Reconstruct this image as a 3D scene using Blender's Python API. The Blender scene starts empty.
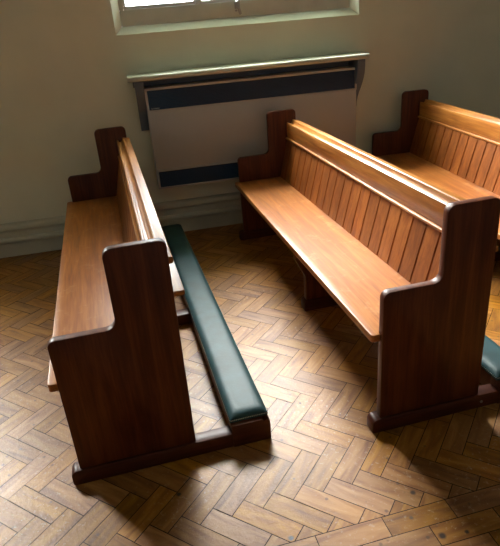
import bpy, bmesh, math, random
from mathutils import Vector, Matrix
random.seed(7)
sc = bpy.context.scene
COL = sc.collection

# ------------------------------------------------------------------ helpers
def link(name, me, parent=None, mat=None):
    o = bpy.data.objects.new(name, me)
    COL.objects.link(o)
    if mat is not None and me is not None:
        me.materials.append(mat)
    if parent is not None:
        o.parent = parent
    return o

def smooth(me, ang=35):
    for p in me.polygons:
        p.use_smooth = True
    try:
        me.set_sharp_from_angle(angle=math.radians(ang))
    except Exception:
        pass

def obj(name, bm, mat, parent=None, bevel=0.0, seg=2, sm=True, ang=35):
    bmesh.ops.recalc_face_normals(bm, faces=bm.faces)
    if bevel > 0:
        es = [e for e in bm.edges if len(e.link_faces) == 2 and e.calc_face_angle(0) > math.radians(28)]
        bmesh.ops.bevel(bm, geom=es, offset=bevel, offset_type='OFFSET', segments=seg,
                        profile=0.5, affect='EDGES', clamp_overlap=True)
    me = bpy.data.meshes.new(name)
    bm.to_mesh(me)
    bm.free()
    if sm:
        smooth(me, ang)
    return link(name, me, parent, mat)

def box(bm, x0, x1, y0, y1, z0, z1):
    v = [bm.verts.new(c) for c in ((x0, y0, z0), (x1, y0, z0), (x1, y1, z0), (x0, y1, z0),
                                   (x0, y0, z1), (x1, y0, z1), (x1, y1, z1), (x0, y1, z1))]
    for f in ((0, 3, 2, 1), (4, 5, 6, 7), (0, 1, 5, 4), (1, 2, 6, 5), (2, 3, 7, 6), (3, 0, 4, 7)):
        bm.faces.new([v[i] for i in f])

def prism(bm, pts, axis, a, b):
    """extrude a closed 2D outline along an axis: 'y' takes (x,z), 'x' takes (y,z), 'z' takes (x,y)"""
    def P(p, t):
        if axis == 'y':
            return (p[0], t, p[1])
        if axis == 'x':
            return (t, p[0], p[1])
        return (p[0], p[1], t)
    A = [bm.verts.new(P(p, a)) for p in pts]
    B = [bm.verts.new(P(p, b)) for p in pts]
    n = len(pts)
    bm.faces.new(A)
    bm.faces.new(B[::-1])
    for i in range(n):
        j = (i + 1) % n
        bm.faces.new((A[i], A[j], B[j], B[i]))

def fillet(pts, rad, seg=5):
    """round the corners of an outline; rad is one radius per corner"""
    out = []
    n = len(pts)
    for i in range(n):
        r = rad[i]
        p = Vector(pts[i])
        if r <= 0:
            out.append(tuple(p))
            continue
        a = (Vector(pts[i - 1]) - p)
        b = (Vector(pts[(i + 1) % n]) - p)
        la, lb = a.length, b.length
        a.normalize(); b.normalize()
        th = a.angle(b)
        d = min(r / math.tan(th / 2), la * .48, lb * .48)
        rr = d * math.tan(th / 2)
        c = p + (a + b).normalized() * (rr / math.sin(th / 2))
        s = p + a * d - c
        e = p + b * d - c
        tot = s.angle(e)
        sg = 1 if s.x * e.y - s.y * e.x > 0 else -1
        for k in range(seg + 1):
            t = sg * tot * k / seg
            out.append((c.x + s.x * math.cos(t) - s.y * math.sin(t), c.y + s.x * math.sin(t) + s.y * math.cos(t)))
    return out

def cyl(bm, c, r, h, axis, n=14):
    m = Matrix.Translation(c)
    if axis == 'y':
        m = m @ Matrix.Rotation(math.pi / 2, 4, 'X')
    if axis == 'x':
        m = m @ Matrix.Rotation(math.pi / 2, 4, 'Y')
    bmesh.ops.create_cone(bm, cap_ends=True, segments=n, radius1=r, radius2=r, depth=h, matrix=m)

def tag(o, label=None, cat=None, group=None, kind=None):
    if label: o['label'] = label
    if cat: o['category'] = cat
    if group: o['group'] = group
    if kind: o['kind'] = kind
    return o

# ------------------------------------------------------------------ materials
def newmat(name):
    m = bpy.data.materials.new(name)
    m.use_nodes = True
    nt = m.node_tree
    nt.nodes.clear()
    o = nt.nodes.new('ShaderNodeOutputMaterial')
    b = nt.nodes.new('ShaderNodeBsdfPrincipled')
    nt.links.new(b.outputs[0], o.inputs[0])
    return m, nt, b

def N(nt, t, **kw):
    n = nt.nodes.new('ShaderNode' + t)
    for k, v in kw.items():
        setattr(n, k, v)
    return n

def ramp(nt, stops):
    r = N(nt, 'ValToRGB')
    e = r.color_ramp.elements
    while len(e) < len(stops):
        e.new(0.5)
    for i, (p, c) in enumerate(stops):
        e[i].position = p
        e[i].color = (c[0], c[1], c[2], 1)
    return r

def math_node(nt, op, a, b=None, clamp=False):
    n = N(nt, 'Math', operation=op)
    n.use_clamp = clamp
    for i, v in enumerate((a, b)):
        if v is None:
            continue
        if hasattr(v, 'links') or hasattr(v, 'is_linked'):
            nt.links.new(v, n.inputs[i])
        else:
            n.inputs[i].default_value = v
    return n.outputs[0]

def mixc(nt, fac, a, b, mode='MIX'):
    n = N(nt, 'Mix', data_type='RGBA', blend_type=mode)
    for sock, v in ((n.inputs[0], fac), (n.inputs[6], a), (n.inputs[7], b)):
        if hasattr(v, 'is_linked'):
            nt.links.new(v, sock)
        elif isinstance(v, (int, float)):
            sock.default_value = v
        else:
            sock.default_value = (v[0], v[1], v[2], 1)
    return n.outputs[2]

def wood(name, dark, mid, light, grain, rough=0.33, coat=0.25, spec=0.5, worn=None, per_board=False):
    """varnished timber; grain is the axis the fibres run along"""
    m, nt, b = newmat(name)
    tc = N(nt, 'TexCoord')
    mp = N(nt, 'Mapping')
    nt.links.new(tc.outputs['Object'], mp.inputs[0])
    s = {'x': (1.6, 26, 26), 'y': (26, 1.6, 26), 'z': (26, 26, 1.6)}[grain]
    mp.inputs['Scale'].default_value = s
    vec = mp.outputs[0]
    if per_board:
        g = N(nt, 'NewGeometry')
        off = N(nt, 'Vector' + 'Math', operation='SCALE')
        off.inputs[0].default_value = (31, 17, 23)
        nt.links.new(g.outputs['Random Per Island'], off.inputs['Scale'])
        ad = N(nt, 'VectorMath', operation='ADD')
        nt.links.new(vec, ad.inputs[0]); nt.links.new(off.outputs[0], ad.inputs[1])
        vec = ad.outputs[0]
    n1 = N(nt, 'TexNoise')
    n1.inputs['Scale'].default_value = 1.0
    n1.inputs['Detail'].default_value = 5
    n1.inputs['Roughness'].default_value = 0.6
    n1.inputs['Distortion'].default_value = 0.6
    nt.links.new(vec, n1.inputs['Vector'])
    n2 = N(nt, 'TexNoise')
    n2.inputs['Scale'].default_value = 4.5
    n2.inputs['Detail'].default_value = 3
    nt.links.new(vec, n2.inputs['Vector'])
    n3 = N(nt, 'TexNoise')          # broad tone drift
    n3.inputs['Scale'].default_value = 2.2
    nt.links.new(tc.outputs['Object'], n3.inputs['Vector'])
    f = math_node(nt, 'ADD', math_node(nt, 'MULTIPLY', n1.outputs[0], 0.62), math_node(nt, 'MULTIPLY', n2.outputs[0], 0.30))
    f = math_node(nt, 'ADD', f, math_node(nt, 'MULTIPLY', n3.outputs[0], 0.25))
    r = ramp(nt, [(0.42, dark), (0.57, mid), (0.72, light)])
    nt.links.new(f, r.inputs[0])
    c = r.outputs[0]
    if per_board:
        hsv = N(nt, 'HueSaturation')
        nt.links.new(c, hsv.inputs['Color'])
        nt.links.new(math_node(nt, 'ADD', math_node(nt, 'MULTIPLY', g.outputs['Random Per Island'], 0.4), 0.8), hsv.inputs['Value'])
        c = hsv.outputs[0]
    if worn is not None:
        nw = N(nt, 'TexNoise')
        nw.inputs['Scale'].default_value = 9
        nw.inputs['Detail'].default_value = 8
        nw.inputs['Roughness'].default_value = 0.7
        nt.links.new(tc.outputs['Object'], nw.inputs['Vector'])
        rw = ramp(nt, [(0.55, (0, 0, 0)), (0.74, (1, 1, 1))])
        nt.links.new(nw.outputs[0], rw.inputs[0])
        c = mixc(nt, math_node(nt, 'MULTIPLY', rw.outputs[0], 0.45), c, worn)
    nt.links.new(c, b.inputs['Base Color'])
    rr = math_node(nt, 'ADD', math_node(nt, 'MULTIPLY', n2.outputs[0], 0.2), rough - 0.1)
    nt.links.new(rr, b.inputs['Roughness'])
    b.inputs['Coat Weight'].default_value = coat
    b.inputs['Coat Roughness'].default_value = 0.22
    b.inputs['Specular IOR Level'].default_value = spec
    bp = N(nt, 'Bump')
    bp.inputs['Strength'].default_value = 0.12
    bp.inputs['Distance'].default_value = 0.002
    nt.links.new(n2.outputs[0], bp.inputs['Height'])
    nt.links.new(bp.outputs[0], b.inputs['Normal'])
    return m

def plain(name, col, rough=0.5, spec=0.5, metal=0, var=0.06, scale=6, bump=0.0, bscale=60):
    m, nt, b = newmat(name)
    tc = N(nt, 'TexCoord')
    n = N(nt, 'TexNoise')
    n.inputs['Scale'].default_value = scale
    n.inputs['Detail'].default_value = 4
    nt.links.new(tc.outputs['Object'], n.inputs['Vector'])
    lo = [max(0, c * (1 - var)) for c in col]
    hi = [min(1, c * (1 + var)) for c in col]
    r = ramp(nt, [(0.3, lo), (0.7, hi)])
    nt.links.new(n.outputs[0], r.inputs[0])
    nt.links.new(r.outputs[0], b.inputs['Base Color'])
    b.inputs['Roughness'].default_value = rough
    b.inputs['Specular IOR Level'].default_value = spec
    b.inputs['Metallic'].default_value = metal
    if bump:
        n2 = N(nt, 'TexNoise')
        n2.inputs['Scale'].default_value = bscale
        n2.inputs['Detail'].default_value = 4
        nt.links.new(tc.outputs['Object'], n2.inputs['Vector'])
        bp = N(nt, 'Bump')
        bp.inputs['Strength'].default_value = bump
        bp.inputs['Distance'].default_value = 0.004
        nt.links.new(n2.outputs[0], bp.inputs['Height'])
        nt.links.new(bp.outputs[0], b.inputs['Normal'])
    return m

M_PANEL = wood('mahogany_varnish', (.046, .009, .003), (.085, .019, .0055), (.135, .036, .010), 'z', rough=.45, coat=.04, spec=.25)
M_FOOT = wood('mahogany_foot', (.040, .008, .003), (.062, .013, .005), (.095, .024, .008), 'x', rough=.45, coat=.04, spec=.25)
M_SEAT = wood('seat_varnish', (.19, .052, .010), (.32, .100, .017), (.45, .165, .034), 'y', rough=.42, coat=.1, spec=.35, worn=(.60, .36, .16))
M_RAIL = wood('rail_varnish', (.19, .058, .009), (.34, .120, .021), (.50, .21, .046), 'y', rough=.42, coat=.12, spec=.35)
M_BOARD = wood('board_varnish', (.14, .035, .006), (.235, .067, .011), (.34, .11, .021), 'z', rough=.45, coat=.08, spec=.3, per_board=True)
M_WALL = plain('cream_wall_paint', (.84, .845, .69), .75, .25, var=.05, scale=2.5, bump=.25, bscale=35)
M_TRIM = plain('cream_gloss_paint', (.62, .62, .51), .45, .4, var=.05)
M_SILL = plain('pale_green_paint', (.84, .88, .78), .5, .4, var=.05)
M_FRAME = plain('grey_window_paint', (.70, .73, .66), .5, .4, var=.08)
M_CASE = plain('white_window_paint', (.75, .77, .78), .45, .4)
M_DARKMETAL = plain('dark_iron', (.05, .05, .055), .45, .5, metal=.6)
M_STEEL = plain('dull_steel', (.40, .41, .42), .4, .5, metal=.9)
M_HEATER = plain('greige_enamel', (.57, .56, .555), .38, .45, var=.02)
M_HFRAME = plain('pale_grey_enamel', (.55, .54, .54), .35, .5, var=.02)
M_GRILLE = plain('navy_grille', (.011, .049, .125), .4, .4, var=.08)
M_GAP = plain('dark_grille_gap', (.006, .022, .055), .6, .3)
M_BADGE = plain('badge_silver', (.6, .62, .64), .4, .5)
M_SHELF = plain('cream_shelf_paint', (.66, .68, .58), .4, .5, var=.03)
M_BRACKET_SHADE = plain('blue_grey_bracket_shade', (.16, .20, .26), .5, .4, var=.05)  # blue-grey shade under the shelf, put into the base colour
M_LEATHER = plain('dark_green_leather', (.008, .044, .050), .55, .4, var=.25, scale=14, bump=.12, bscale=110)
M_STITCH = plain('pale_stitching', (.55, .58, .50), .6, .3)
M_CEIL = plain('ceiling_paint', (.84, .87, .90), .8, .2)
M_FAR = plain('far_wall_paint', (.80, .82, .83), .8, .2)

def floor_mat():
    m, nt, b = newmat('parquet_blocks')
    uv = N(nt, 'UVMap', uv_map='grain')
    g = N(nt, 'NewGeometry')
    tc = N(nt, 'TexCoord')
    off = N(nt, 'VectorMath', operation='SCALE')
    off.inputs[0].default_value = (37, 19, 53)
    nt.links.new(g.outputs['Random Per Island'], off.inputs['Scale'])
    mp = N(nt, 'Mapping')
    mp.inputs['Scale'].default_value = (4.0, 22, 1)
    nt.links.new(uv.outputs[0], mp.inputs[0])
    ad = N(nt, 'VectorMath', operation='ADD')
    nt.links.new(mp.outputs[0], ad.inputs[0]); nt.links.new(off.outputs[0], ad.inputs[1])
    n1 = N(nt, 'TexNoise')
    n1.inputs['Scale'].default_value = 1.2
    n1.inputs['Detail'].default_value = 5
    n1.inputs['Distortion'].default_value = 0.9
    nt.links.new(ad.outputs[0], n1.inputs['Vector'])
    r = ramp(nt, [(0.28, (.16, .060, .016)), (0.50, (.28, .123, .034)), (0.74, (.40, .20, .064))])
    nt.links.new(n1.outputs[0], r.inputs[0])
    hsv = N(nt, 'HueSaturation')
    nt.links.new(r.outputs[0], hsv.inputs['Color'])
    wn = N(nt, 'TexWhiteNoise', noise_dimensions='1D')
    nt.links.new(math_node(nt, 'MULTIPLY', g.outputs['Random Per Island'], 91.7), wn.inputs['W'])
    nt.links.new(math_node(nt, 'ADD', math_node(nt, 'MULTIPLY', g.outputs['Random Per Island'], .38), .80), hsv.inputs['Value'])
    nt.links.new(math_node(nt, 'ADD', math_node(nt, 'MULTIPLY', wn.outputs[0], .18), 1.0), hsv.inputs['Saturation'])
    nt.links.new(math_node(nt, 'ADD', math_node(nt, 'MULTIPLY', wn.outputs[0], .008), .496), hsv.inputs['Hue'])
    c = hsv.outputs[0]
    # worn pale scuffs and dark dents
    n2 = N(nt, 'TexNoise')
    n2.inputs['Scale'].default_value = 55
    n2.inputs['Detail'].default_value = 7
    n2.inputs['Roughness'].default_value = .72
    nt.links.new(tc.outputs['Object'], n2.inputs['Vector'])
    n4 = N(nt, 'TexNoise')
    n4.inputs['Scale'].default_value = 2.3
    n4.inputs['Detail'].default_value = 3
    nt.links.new(tc.outputs['Object'], n4.inputs['Vector'])
    r2 = ramp(nt, [(0.56, (0, 0, 0)), (0.68, (1, 1, 1))])
    nt.links.new(n2.outputs[0], r2.inputs[0])
    r4 = ramp(nt, [(0.42, (0, 0, 0)), (0.62, (1, 1, 1))])
    nt.links.new(n4.outputs[0], r4.inputs[0])
    wear = math_node(nt, 'MULTIPLY', math_node(nt, 'ADD', math_node(nt, 'MULTIPLY', r4.outputs[0], .7), .15), r2.outputs[0])
    c = mixc(nt, math_node(nt, 'MULTIPLY', wear, .8), c, (.50, .38, .25))
    v = N(nt, 'TexVoronoi')
    v.inputs['Scale'].default_value = 17
    nt.links.new(tc.outputs['Object'], v.inputs['Vector'])
    rv = ramp(nt, [(0.07, (1, 1, 1)), (0.13, (0, 0, 0))])
    nt.links.new(v.outputs['Distance'], rv.inputs[0])
    c = mixc(nt, math_node(nt, 'MULTIPLY', rv.outputs[0], .6), c, (.06, .03, .015))
    # the knots that show near the camera
    for kx, ky, kr, kc in ((1.088, -2.938, .013, (.035, .014, .008)), (1.081, -2.764, .011, (.05, .022, .01)),
                           (.647, -2.823, .011, (.10, .085, .07)), (1.165, -2.945, .009, (.04, .018, .01)),
                           (.326, -2.553, .010, (.02, .012, .008)), (1.03, -2.853, .009, (.10, .05, .02)), (.86, -2.215, .008, (.05, .02, .01))):
        d = N(nt, 'VectorMath', operation='DISTANCE')
        nt.links.new(tc.outputs['Object'], d.inputs[0])
        d.inputs[1].default_value = (kx, ky, 0)
        dd = math_node(nt, 'ADD', d.outputs['Value'], math_node(nt, 'MULTIPLY', n2.outputs[0], .006))
        rk = ramp(nt, [(0.55, (1, 1, 1)), (1.0, (0, 0, 0))])
        nt.links.new(math_node(nt, 'DIVIDE', dd, kr * 1.35), rk.inputs[0])
        c = mixc(nt, rk.outputs[0], c, kc)
    nt.links.new(c, b.inputs['Base Color'])
    rr = math_node(nt, 'ADD', math_node(nt, 'MULTIPLY', n2.outputs[0], .40), .26)
    nt.links.new(rr, b.inputs['Roughness'])
    b.inputs['Specular IOR Level'].default_value = .42
    b.inputs['Coat Weight'].default_value = .10
    b.inputs['Coat Roughness'].default_value = .30
    bp = N(nt, 'Bump')
    bp.inputs['Strength'].default_value = .55
    bp.inputs['Distance'].default_value = .003
    nt.links.new(n2.outputs[0], bp.inputs['Height'])
    nt.links.new(bp.outputs[0], b.inputs['Normal'])
    return m
M_FLOOR = floor_mat()
M_JOINT = plain('dark_joint', (.025, .014, .009), .8, .2)

def glass_mat():
    m = bpy.data.materials.new('window_glass')
    m.use_nodes = True
    nt = m.node_tree
    nt.nodes.clear()
    o = N(nt, 'OutputMaterial')
    t = N(nt, 'BsdfTransparent')
    t.inputs[0].default_value = (.95, .98, 1, 1)
    gl = N(nt, 'BsdfGlossy')
    gl.inputs['Roughness'].default_value = .05
    mx = N(nt, 'MixShader')
    mx.inputs[0].default_value = .06
    nt.links.new(t.outputs[0], mx.inputs[1]); nt.links.new(gl.outputs[0], mx.inputs[2])
    nt.links.new(mx.outputs[0], o.inputs[0])
    return m
M_GLASS = glass_mat()

# ------------------------------------------------------------------ room
X0, X1, Y0, ZC = -5.2, 8.5, -8.5, 6.0
WZ0, WZ1 = 1.385, 3.2
WINS = [(-2.38, -1.22), (.345, 2.006)]
CH = .047                                   # splay of the reveal

def build_floor():
    L, W = .222, .074
    a = math.radians(2.4)
    u = Vector((math.cos(a - math.pi / 4), math.sin(a - math.pi / 4)))
    v = Vector((-u.y, u.x))
    org = Vector((.799, -2.68)) - (u + v) * W      # corner of the block seen beside the kneeler
    nl = Vector((-math.sin(math.radians(2.2)), math.cos(math.radians(2.2))))
    bp = Vector((.942, -2.826))                    # the border line of the aisle strip
    bm = bmesh.new()
    uvl = bm.loops.layers.uv.new('grain')
    g = .0014
    def clip(poly, n, d):
        out = []
        for i in range(len(poly)):
            p, q = poly[i], poly[(i + 1) % len(poly)]
            dp, dq = p.dot(n) - d, q.dot(n) - d
            if dp >= 0:
                out.append(p)
            if dp * dq < 0:
                out.append(p + (q - p) * (dp / (dp - dq)))
        return out
    def add(poly, e1):
        for n, d in ((Vector((1, 0)), X0), (Vector((-1, 0)), -X1), (Vector((0, -1)), 0), (Vector((0, 1)), Y0)):
            poly = clip(poly, n, d)
            if len(poly) < 3:
                return
        cen = sum(poly, Vector((0, 0))) / len(poly)
        tx, ty = random.gauss(0, .004), random.gauss(0, .004)
        f = bm.faces.new([bm.verts.new((p.x, p.y, (p.x - cen.x) * tx + (p.y - cen.y) * ty)) for p in poly])
        e2 = Vector((-e1.y, e1.x))
        for lp in f.loops:
            q = Vector(lp.vert.co[:2]) - cen
            lp[uvl].uv = (q.dot(e1), q.dot(e2))
    def rect(i0, i1, j0, j1, e1):
        pts = [org + u * (i * W + si * g) + v * (j * W + sj * g) for i, j, si, sj in
               ((i0, j0, 1, 1), (i1, j0, -1, 1), (i1, j1, -1, -1), (i0, j1, 1, -1))]
        c = sum(pts, Vector((0, 0))) / 4
        if not (X0 - .3 < c.x < X1 + .3 and Y0 - .3 < c.y < .3):
            return
        poly = clip(pts, nl, nl.dot(bp) + g)
        if len(poly) >= 3:
            add(poly, e1)
    R = 90
    for k in range(-R, R):
        for j in range(-22, 22):
            s = 6 * j
            rect(k + s, k + s + 3, k, k + 1, u)
            rect(k + s, k + s + 1, k + 1, k + 4, v)
    t = Vector((nl.y, -nl.x))
    for row in range(0, 52):
        ph = (0, .55, .25, .8)[row % 4] * L
        for i in range(-30, 32):
            s0 = i * L + ph - .0
            o = bp - nl * (row * W)
            pts = [o + t * (s0 + g) - nl * (W - g), o + t * (s0 + L - g) - nl * (W - g), o + t * (s0 + L - g) - nl * g, o + t * (s0 + g) - nl * g]
            add(pts, t)
    me = bpy.data.meshes.new('floor')
    bm.to_mesh(me); bm.free()
    fl = tag(link('floor', me, None, M_FLOOR), kind='structure')
    b2 = bmesh.new()
    box(b2, X0, X1, Y0, 0, -.08, -.0018)
    obj('floor_bed', b2, M_JOINT, fl, sm=False)
build_floor()

def build_back_wall():
    bm = bmesh.new()
    def q(*p):
        bm.faces.new([bm.verts.new(c) for c in p])
    xs = [X0]
    for a, b in WINS:
        xs += [a, b]
    xs.append(X1)
    q((X0, 0, 0), (X1, 0, 0), (X1, 0, WZ0), (X0, 0, WZ0))
    q((X0, 0, WZ1), (X1, 0, WZ1), (X1, 0, ZC), (X0, 0, ZC))
    for i in range(0, len(xs), 2):
        q((xs[i], 0, WZ0), (xs[i + 1], 0, WZ0), (xs[i + 1], 0, WZ1), (xs[i], 0, WZ1))
    # unseen outer skin; wall thickness made deep to block steep and grazing daylight
    T = .85
    q((X0, T, 0), (X0, T, WZ0), (X1, T, WZ0), (X1, T, 0))
    q((X0, T, WZ1), (X0, T, ZC), (X1, T, ZC), (X1, T, WZ1))
    for i in range(0, len(xs), 2):
        q((xs[i], T, WZ0), (xs[i], T, WZ1), (xs[i + 1], T, WZ1), (xs[i + 1], T, WZ0))
    for a, b in WINS:
        for p0, p1 in (((a, WZ0), (b, WZ0)), ((b, WZ0), (b, WZ1)), ((b, WZ1), (a, WZ1)), ((a, WZ1), (a, WZ0))):
            q((p0[0], .11, p0[1]), (p1[0], .11, p1[1]), (p1[0], T, p1[1]), (p0[0], T, p0[1]))
    return tag(obj('wall_back', bm, M_WALL, sm=False), kind='structure')
build_back_wall()

def simple_wall(name, *b, mat=M_FAR):
    bm = bmesh.new()
    box(bm, *b)
    return tag(obj(name, bm, mat, sm=False), kind='structure')
simple_wall('wall_left', X0 - .2, X0, Y0, .85, -.08, ZC)
simple_wall('wall_right', X1, X1 + .2, Y0, .85, -.08, ZC)
simple_wall('wall_front', X0 - .2, X1 + .2, Y0 - .2, Y0, -.08, ZC)
simple_wall('ceiling', X0 - .2, X1 + .2, Y0 - .2, .85, ZC, ZC + .15, mat=M_CEIL)

# skirting: a deep plinth, a set-back board with a rounded cap
bm = bmesh.new()
prof = [(0, 0), (-.032, 0), (-.032, .098), (-.046, .106), (-.050, .116), (-.048, .128), (-.038, .138), (-.022, .142), (-.020, .182),
        (-.034, .190), (-.038, .200), (-.037, .216), (-.030, .230), (-.014, .240), (0, .242)]
prism(bm, prof, 'x', X0, X1)
tag(obj('baseboard_back', bm, M_TRIM, ang=25), kind='structure')

def window(n, a, b, detail):
    root = tag(bpy.data.objects.new('window_%d' % n, None), kind='structure')
    COL.objects.link(root)
    ai, bi, zi, zt = a + CH, b - CH, WZ0 + CH, WZ1 - CH
    # splayed surround
    bm = bmesh.new()
    o = [(a, WZ0), (b, WZ0), (b, WZ1), (a, WZ1)]
    i_ = [(ai, zi), (bi, zi), (bi, zt), (ai, zt)]
    A = [bm.verts.new((p[0], 0, p[1])) for p in o]
    B = [bm.verts.new((p[0], .062, p[1])) for p in i_]
    C = [bm.verts.new((p[0], .11, p[1])) for p in i_]
    D = [bm.verts.new((p[0], .11, p[1])) for p in o]
    for k in range(4):
        j = (k + 1) % 4
        bm.faces.new((A[k], A[j], B[j], B[k]))
        bm.faces.new((B[k], B[j], C[j], C[k]))
        bm.faces.new((C[k], C[j], D[j], D[k]))
        bm.faces.new((D[k], D[j], A[j], A[k]))
    obj('window_surround', bm, M_SILL, root, sm=False)
    gz = 1.528
    # deep grey bottom rail, side stiles and head
    bm = bmesh.new()
    box(bm, ai, bi, .062, .105, zi, gz)
    box(bm, ai, ai + .028, .062, .105, gz, zt)
    box(bm, bi - .028, bi, .062, .105, gz, zt)
    box(bm, ai, bi, .062, .105, zt - .05, zt)
    box(bm, ai, bi, .062, .105, 2.46, 2.50)
    obj('window_frame', bm, M_FRAME, root, bevel=.003)
    m1, m2 = a + .546 * (b - a) / 1.661, a + 1.085 * (b - a) / 1.661
    for xm in (m1, m2):
        bm = bmesh.new()
        box(bm, xm, xm + .026, .066, .10, gz, zt - .05)
        obj('mullion', bm, M_CASE, root, bevel=.003)
    for k, (p0, p1) in enumerate(((ai + .028, m1), (m1 + .026, m2), (m2 + .026, bi - .028))):
        bm = bmesh.new()
        w = .016
        box(bm, p0, p1, .072, .098, gz, gz + .022)
        box(bm, p0, p1, .072, .098, zt - .07, zt - .05)
        box(bm, p0, p0 + w, .072, .098, gz + .022, zt - .07)
        box(bm, p1 - w, p1, .072, .098, gz + .022, zt - .07)
        sash = obj('casement', bm, M_CASE, root, bevel=.002)
        bm = bmesh.new()
        box(bm, p0 + w, p1 - w, .084, .088, gz + .022, zt - .07)
        obj('pane', bm, M_GLASS, sash, sm=False)
        if k == 0 and detail:
            bm = bmesh.new()
            for q in range(1, 5):
                xx = p0 + (p1 - p0) * q / 5
                box(bm, xx - .008, xx + .008, .108, .120, gz + .045, zt - .06)
            obj('guard_bars', bm, M_DARKMETAL, root)
    if detail:
        # casement fastener hanging in the middle of the second light
        bm = bmesh.new()
        x = 1.165
        box(bm, x - .018, x + .018, .054, .063, gz - .045, gz + .012)
        prism(bm, fillet([(x - .012, gz - .012), (x + .006, gz - .008), (x + .026, gz - .078), (x + .010, gz - .084)], [.004] * 4), 'y', .040, .052)
        cyl(bm, (x, .048, gz - .006), .011, .026, 'y')
        cyl(bm, (x - .010, .052, gz - .055), .007, .022, 'y')
        obj('fastener', bm, M_STEEL, root, bevel=.0015)
for k, (a, b) in enumerate(WINS):
    window(k + 1, a, b, k == 1)

# ------------------------------------------------------------------ pews
XC, XB, HS, H, HB = .219, .415, .586, .86, .062
LP, TH = 2.093, .032
SK0, SK1 = -.033, .6965
ZS = .42

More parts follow.
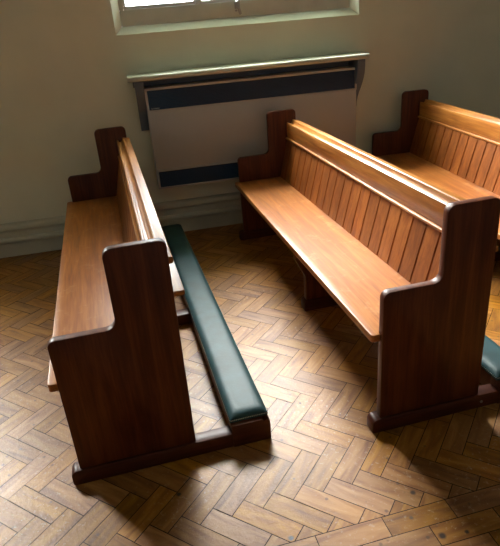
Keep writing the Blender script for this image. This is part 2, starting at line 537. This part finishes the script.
def make_pew(name, kshift=0.0):
    root = bpy.data.objects.new(name, None)
    COL.objects.link(root)
    outline = [(0, HB - .002), (XB, HB - .002), (XB, H), (XC, H), (XC, HS), (0, HS)]
    out = fillet(outline, [0, 0, .026, .030, .034, .026])
    bolts = []
    for y0 in (0, LP):
        bm = bmesh.new()
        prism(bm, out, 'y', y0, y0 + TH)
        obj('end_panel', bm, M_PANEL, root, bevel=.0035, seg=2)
        # floor runner with rounded nose; carries the kneeler behind the pew
        bm = bmesh.new()
        s1 = SK1 + kshift
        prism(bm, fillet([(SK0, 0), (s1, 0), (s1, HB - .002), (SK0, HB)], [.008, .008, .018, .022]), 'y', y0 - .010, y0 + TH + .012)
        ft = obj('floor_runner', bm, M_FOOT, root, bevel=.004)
        if kshift and y0 == 0:
            bm = bmesh.new()
            cyl(bm, (XB + .010, y0 - .011, .030), .0055, .006, 'y')
            obj('bolt', bm, M_STEEL, ft, bevel=.001)
    # plank seat, notched round the end panels, nosing rounded
    bm = bmesh.new()
    e = .014
    pts = [(-.0345, e), (-.001, e), (-.001, TH), (.30, TH), (.30, LP), (-.001, LP), (-.001, LP + TH - e), (-.0345, LP + TH - e)]
    pts = fillet(pts, [.012, 0, 0, 0, 0, 0, 0, .012], 3)
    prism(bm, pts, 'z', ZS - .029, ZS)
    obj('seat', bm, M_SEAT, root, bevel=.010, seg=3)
    # sloping back of vee-jointed boards
    lo, hi = Vector((.277, ZS - .03)), Vector((.3545, .70))
    d = (hi - lo).normalized()
    nrm = Vector((d.y, -d.x))
    bm = bmesh.new()
    nb = 21
    w = (LP - TH) / nb
    for k in range(nb):
        y0, y1 = TH + k * w, TH + (k + 1) * w
        c, dp, t = .0048, .012, .018
        prof = [(y0 + .0018, dp), (y0 + c, 0), (y1 - c, 0), (y1 - .0018, dp), (y1 - .0018, t), (y0 + .0018, t)]
        A = [bm.verts.new((lo.x + nrm.x * q, y, lo.y + nrm.y * q)) for y, q in prof]
        B = [bm.verts.new((hi.x + nrm.x * q, y, hi.y + nrm.y * q)) for y, q in prof]
        bm.faces.new(A); bm.faces.new(B[::-1])
        for i in range(6):
            j = (i + 1) % 6
            bm.faces.new((A[i], A[j], B[j], B[i]))
    obj('back_boards', bm, M_BOARD, root, sm=False)
    # top rail with a rounded arris
    bm = bmesh.new()
    prism(bm, [(.349, .688), (.354, .680), (.388, .680), (.388, .766), (.3625, .768), (.3620, .774), (.3590, .7785), (.3540, .7795), (.3500, .777), (.349, .772)], 'y', TH, LP)
    obj('top_rail', bm, M_RAIL, root, ang=40)
    bm = bmesh.new()
    prism(bm, fillet([(.338, .669), (.352, .669), (.352, .682), (.338, .682)], [.003, 0, 0, .0055], 4), 'y', TH, LP)
    obj('rail_bead', bm, M_RAIL, root, ang=25)
    # moulded capping
    bm = bmesh.new()
    prism(bm, [(.372, .764), (.427, .764), (.4315, .770), (.4315, .783), (.428, .7875), (.403, .7905), (.3985, .7935), (.3930, .7945), (.3885, .792),
               (.387, .787), (.384, .778), (.378, .771), (.372, .769)], 'y', TH - .001, LP)
    obj('capping', bm, M_RAIL, root, bevel=.001, ang=25)
    # narrow book ledge on the back
    bm = bmesh.new()
    box(bm, .352, .4545, TH + .004, LP - .004, .642, .662)
    obj('book_ledge', bm, M_RAIL, root, bevel=.005)
    bm = bmesh.new()
    box(bm, .437, .4525, TH + .006, LP - .006, .58, .642)
    # middle bracket under the seat
    bm = bmesh.new()
    ym = .97
    prism(bm, fillet([(.06, HB - .002), (.30, HB - .002), (.30, ZS - .03), (.01, ZS - .03), (.01, ZS - .12), (.06, ZS - .22)], [0, 0, 0, 0, .03, .04]), 'y', ym, ym + .04)
    obj('middle_support', bm, M_PANEL, root, bevel=.004)
    bm = bmesh.new()
    prism(bm, fillet([(.045, 0), (SK1 + kshift, 0), (SK1 + kshift, HB), (.045, HB)], [.008, .008, .018, .022]), 'y', ym - .012, ym + .052)
    obj('floor_runner', bm, M_FOOT, root, bevel=.004)
    # kneeler: boxed board, scrolled end blocks, stuffed leather top
    k0, k1 = .548 + kshift, .6945 + kshift
    ya, yb = .006, LP + .10
    bm = bmesh.new()
    prism(bm, [(k0 + .004, .020), (k0 + .028, .020), (k0 + .028, .076), (k1 - .040, .076), (k1 - .040, .030), (k1 - .020, .030), (k1 - .020, .098), (k0 + .004, .098)], 'y', ya + .006, yb - .006)
    obj('kneeler_board', bm, M_FOOT, root, bevel=.002)
    for y0 in (0, LP, ):
        bm = bmesh.new()
        prof = fillet([(k0 + .003, .0), (k1 + .003, .0), (k1 + .003, .088), (k1 - .012, .098), (k1 - .022, .086), (k1 - .026, .099), (k0 + .003, .099)],
                      [0, .006, .012, .006, .004, 0, 0], 3)
        prism(bm, prof, 'y', y0 - .013, y0 + TH + .012)
        obj('kneeler_block', bm, M_FOOT, root, bevel=.002)
    # cushion: a grid with a crowned top
    bm = bmesh.new()
    nx, ny = 10, 60
    def zt(s, t):
        e1 = min(s, 1 - s) * (k1 - k0)
        e2 = min(t, 1 - t) * (yb - ya)
        f = lambda q, r: 1 - max(0, 1 - q / r) ** 2.4
        return .112 + .017 * f(e1, .030) * f(e2, .030) + .0012 * math.sin(t * 47) * math.sin(s * 3.1)
    sx = [0, .03, .09, .18, .30, .5, .70, .82, .91, .97, 1]
    sy = [0, .002, .006, .012, .02, .03] + [.03 + .94 * i / 40 for i in range(1, 40)] + [.97, .98, .988, .994, .998, 1]
    G = [[bm.verts.new((k0 + (k1 - k0) * s, ya + (yb - ya) * t, zt(s, t))) for s in sx] for t in sy]
    for i in range(len(sy) - 1):
        for j in range(len(sx) - 1):
            bm.faces.new((G[i][j], G[i][j + 1], G[i + 1][j + 1], G[i + 1][j]))
    ring = [G[0][j] for j in range(len(sx))] + [G[i][-1] for i in range(1, len(sy))] + \
           [G[-1][j] for j in range(len(sx) - 2, -1, -1)] + [G[i][0] for i in range(len(sy) - 2, 0, -1)]
    low = [bm.verts.new((v.co.x, v.co.y, .099)) for v in ring]
    n = len(ring)
    for i in range(n):
        j = (i + 1) % n
        bm.faces.new((ring[i], ring[j], low[j], low[i]))
    bm.faces.new(low)
    cu = obj('kneeler_cushion', bm, M_LEATHER, root, ang=60)
    cu['label'] = 'dark green leather kneeler pad'
    # stitched seam round the rim
    bm = bmesh.new()
    zz = .1095
    q = k0 + .003
    while q < k1 - .004:
        box(bm, q, q + .0046, ya - .0016, ya + .0005, zz - .0013, zz + .0013)
        q += .0068
    q = ya + .003
    while q < yb - .004:
        for xx in (k0 - .0010, k1 - .0005):
            box(bm, xx, xx + .0015, q, q + .0042, zz - .0007, zz + .0007)
        q += .009
    obj('stitching', bm, M_STITCH, cu, sm=False)
    return root

YN = -2.4015
GR = 'church pews'
specs = [('pew', 0.0, YN, .0501, 0.0, 'leftmost varnished wooden pew with the long dark green kneeler pad along its back'),
         ('pew', 1.0993, YN - .0583, .0430, -.052, 'middle varnished wooden pew, boarded backrest and whole seat facing us'),
         ('pew', 2.0114, YN + .1456, -.0234, -.052, 'rightmost varnished wooden pew beside the bare wall, only its far end in view')]
for nm, px, py, rz, ks, lab in specs:
    r = make_pew(nm, ks)
    r.location = (px, py, 0)
    r.rotation_euler = (0, 0, rz)
    tag(r, lab, 'pew', GR)

# ------------------------------------------------------------------ wall heater
hx0, hx1, hz0, hz1, hd = .468, 1.941, .379, 1.057, .13
ht = bpy.data.objects.new('wall_heater', None)
COL.objects.link(ht)
ht.location = (hx0, -.002, hz0)
tag(ht, 'greige wall heater with two navy grilles mounted below the window', 'heater')
W_, H_ = hx1 - hx0, hz1 - hz0
bm = bmesh.new()
box(bm, 0, W_, -hd + .008, 0, 0, H_)
obj('casing', bm, M_HEATER, ht, bevel=.005)
bm = bmesh.new()
box(bm, .006, W_ - .006, -hd, -hd + .012, .136, H_ - .150)
obj('front_panel', bm, M_HEATER, ht, bevel=.003)
def grille(z0, z1, name):
    bm = bmesh.new()
    fw = .016
    for bb in ((.0, W_, z1 - fw, z1), (.0, W_, z0, z0 + .010), (.0, fw, z0 + .010, z1 - fw), (W_ - fw, W_, z0 + .010, z1 - fw)):
        box(bm, bb[0], bb[1], -hd - .003, -hd + .010, bb[2], bb[3])
    fr = obj(name + '_frame', bm, M_HFRAME, ht, bevel=.002)
    bm = bmesh.new()
    box(bm, fw, W_ - fw, -hd + .004, -hd + .009, z0 + .01, z1 - fw)
    gb = obj(name, bm, M_GAP, ht, sm=False)
    bm = bmesh.new()
    z = z0 + .0125
    while z < z1 - fw - .006:
        box(bm, fw, W_ - fw, -hd - .001, -hd + .006, z, z + .0062)
        z += .0085
    obj('louvres', bm, M_GRILLE, gb, sm=False)
grille(H_ - .150, H_, 'outlet_grille')
grille(0, .136, 'intake_grille')
# the small maker's mark in the corner of the upper grille, too small to read
bm = bmesh.new()
for k, (w, h) in enumerate(((.012, .009), (.006, .006), (.006, .006), (.006, .007), (.006, .006), (.006, .006))):
    x = .030 + (0 if k == 0 else .014 + (k - 1) * .008)
    z = H_ - .133
    box(bm, x, x + w, -hd - .0026, -hd - .0008, z, z + h * .35)
    box(bm, x, x + .002, -hd - .0026, -hd - .0008, z, z + h)
    if k:
        box(bm, x + w - .002, x + w, -hd - .0026, -hd - .0008, z, z + h)
obj('maker_mark', bm, M_BADGE, ht, sm=False)

# shelf over the heater on two shaped brackets
sx0, sx1, sz, sd = .372, 2.006, 1.143, .20
sh = bpy.data.objects.new('heater_shelf', None)
COL.objects.link(sh)
sh.location = (sx0, -.001, sz)
tag(sh, 'cream wooden shelf on curved brackets fixed to wall above the heater', 'shelf')
bm = bmesh.new()
prism(bm, fillet([(0, -.034), (0, 0), (-sd, 0), (-sd, -.034)], [0, 0, .014, .014]), 'x', 0, sx1 - sx0)
obj('shelf_board', bm, M_SHELF, sh, bevel=.004)
bm = bmesh.new()
box(bm, .03, sx1 - sx0 - .03, -.022, 0, -.085, -.033)
obj('shelf_gap_shade', bm, M_BRACKET_SHADE, sh, bevel=.002)  # dark strip standing in for the shaded wall between shelf and heater
for xx in (.040, sx1 - sx0 - .080):
    bm = bmesh.new()
    pr = [(0, -.034), (-.182, -.034), (-.182, -.075), (-.176, -.115), (-.160, -.155), (-.135, -.195), (-.105, -.230), (-.075, -.265),
          (-.050, -.300), (-.034, -.335), (-.028, -.37), (0, -.37)]
    prism(bm, pr, 'x', xx, xx + .055)
    obj('bracket', bm, M_BRACKET_SHADE, sh, bevel=.003)

# ------------------------------------------------------------------ daylight
GLOW = 4.3
w = bpy.data.worlds.new('sky')
sc.world = w
w.use_nodes = True
nt = w.node_tree
nt.nodes.clear()
o = N(nt, 'OutputWorld')
bg = N(nt, 'Background')
tc = N(nt, 'TexCoord')
sp = N(nt, 'SeparateXYZ')
nt.links.new(tc.outputs['Generated'], sp.inputs[0])
r = ramp(nt, [(0.0, (.16, .17, .12)), (0.49, (.22, .24, .18)), (0.51, (.28, .295, .31)), (0.75, (.24, .27, .30)), (0.93, (.10, .12, .15)), (1.0, (.08, .10, .13))])
nt.links.new(math_node(nt, 'ADD', math_node(nt, 'MULTIPLY', sp.outputs[2], .5), .5), r.inputs[0])
# hazy sun behind thin cloud, low to the left of the window
dt = N(nt, 'VectorMath', operation='DOT_PRODUCT')
nrm = N(nt, 'VectorMath', operation='NORMALIZE')
nt.links.new(tc.outputs['Generated'], nrm.inputs[0])
nt.links.new(nrm.outputs[0], dt.inputs[0])
az, el = math.radians(23), math.radians(42)
dt.inputs[1].default_value = (-math.sin(az) * math.cos(el), math.cos(az) * math.cos(el), math.sin(el))
gl = N(nt, 'MapRange', interpolation_type='SMOOTHERSTEP')
gl.inputs['From Min'].default_value = math.cos(math.radians(36))
gl.inputs['From Max'].default_value = math.cos(math.radians(3))
gl.inputs['To Max'].default_value = GLOW
nt.links.new(dt.outputs['Value'], gl.inputs['Value'])
hz = mixc(nt, 1.0, r.outputs[0], (1, 1, 1), 'MULTIPLY')
sc2 = N(nt, 'VectorMath', operation='SCALE')
sc2.inputs[0].default_value = (1.0, .95, .86)
nt.links.new(gl.outputs[0], sc2.inputs['Scale'])
ad2 = N(nt, 'VectorMath', operation='ADD')
nt.links.new(hz, ad2.inputs[0]); nt.links.new(sc2.outputs[0], ad2.inputs[1])
nt.links.new(ad2.outputs[0], bg.inputs[0])
bg.inputs[1].default_value = 50.0
nt.links.new(bg.outputs[0], o.inputs[0])
for k, (a, b) in enumerate(WINS):
    ld = bpy.data.lights.new('window_portal', 'AREA')
    ld.shape = 'RECTANGLE'
    ld.size, ld.size_y = b - a - 2 * CH, WZ1 - WZ0 - .1
    ld.cycles.is_portal = True
    lo = bpy.data.objects.new('window_portal', ld)
    COL.objects.link(lo)
    lo.location = ((a + b) / 2, .13, (WZ0 + WZ1) / 2)
    lo.rotation_euler = (-math.pi / 2, 0, 0)      # faces into the room (-y)

# ------------------------------------------------------------------ camera
yaw, pitch, roll, f = .1768, -.4431, -.0825, 554.145
cy, sy, cp, spp, cr, sr = math.cos(yaw), math.sin(yaw), math.cos(pitch), math.sin(pitch), math.cos(roll), math.sin(roll)
fwd = Vector((sy * cp, cy * cp, spp))
rt = Vector((cy, -sy, 0))
up = rt.cross(fwd)
R_ = rt * cr + up * sr
U_ = up * cr - rt * sr
cam = bpy.data.cameras.new('camera')
cam.sensor_fit = 'HORIZONTAL'
cam.sensor_width = 36
cam.lens = f / 500 * 36
cam.clip_start = .05
co = bpy.data.objects.new('camera', cam)
COL.objects.link(co)
mw = Matrix.Identity(4)
for i in range(3):
    mw[i][0], mw[i][1], mw[i][2] = R_[i], U_[i], -fwd[i]
mw[0][3], mw[1][3], mw[2][3] = .3806, -3.9811, 1.4743
co.matrix_world = mw
sc.camera = co

vs = sc.view_settings
vs.view_transform = 'Standard'
vs.look = 'None'
vs.gamma = 1
vs.use_curve_mapping = False
vs.exposure = 0.0
sc.cycles.use_denoising = True
sc.cycles.max_bounces = 8
sc.cycles.sample_clamp_indirect = 6
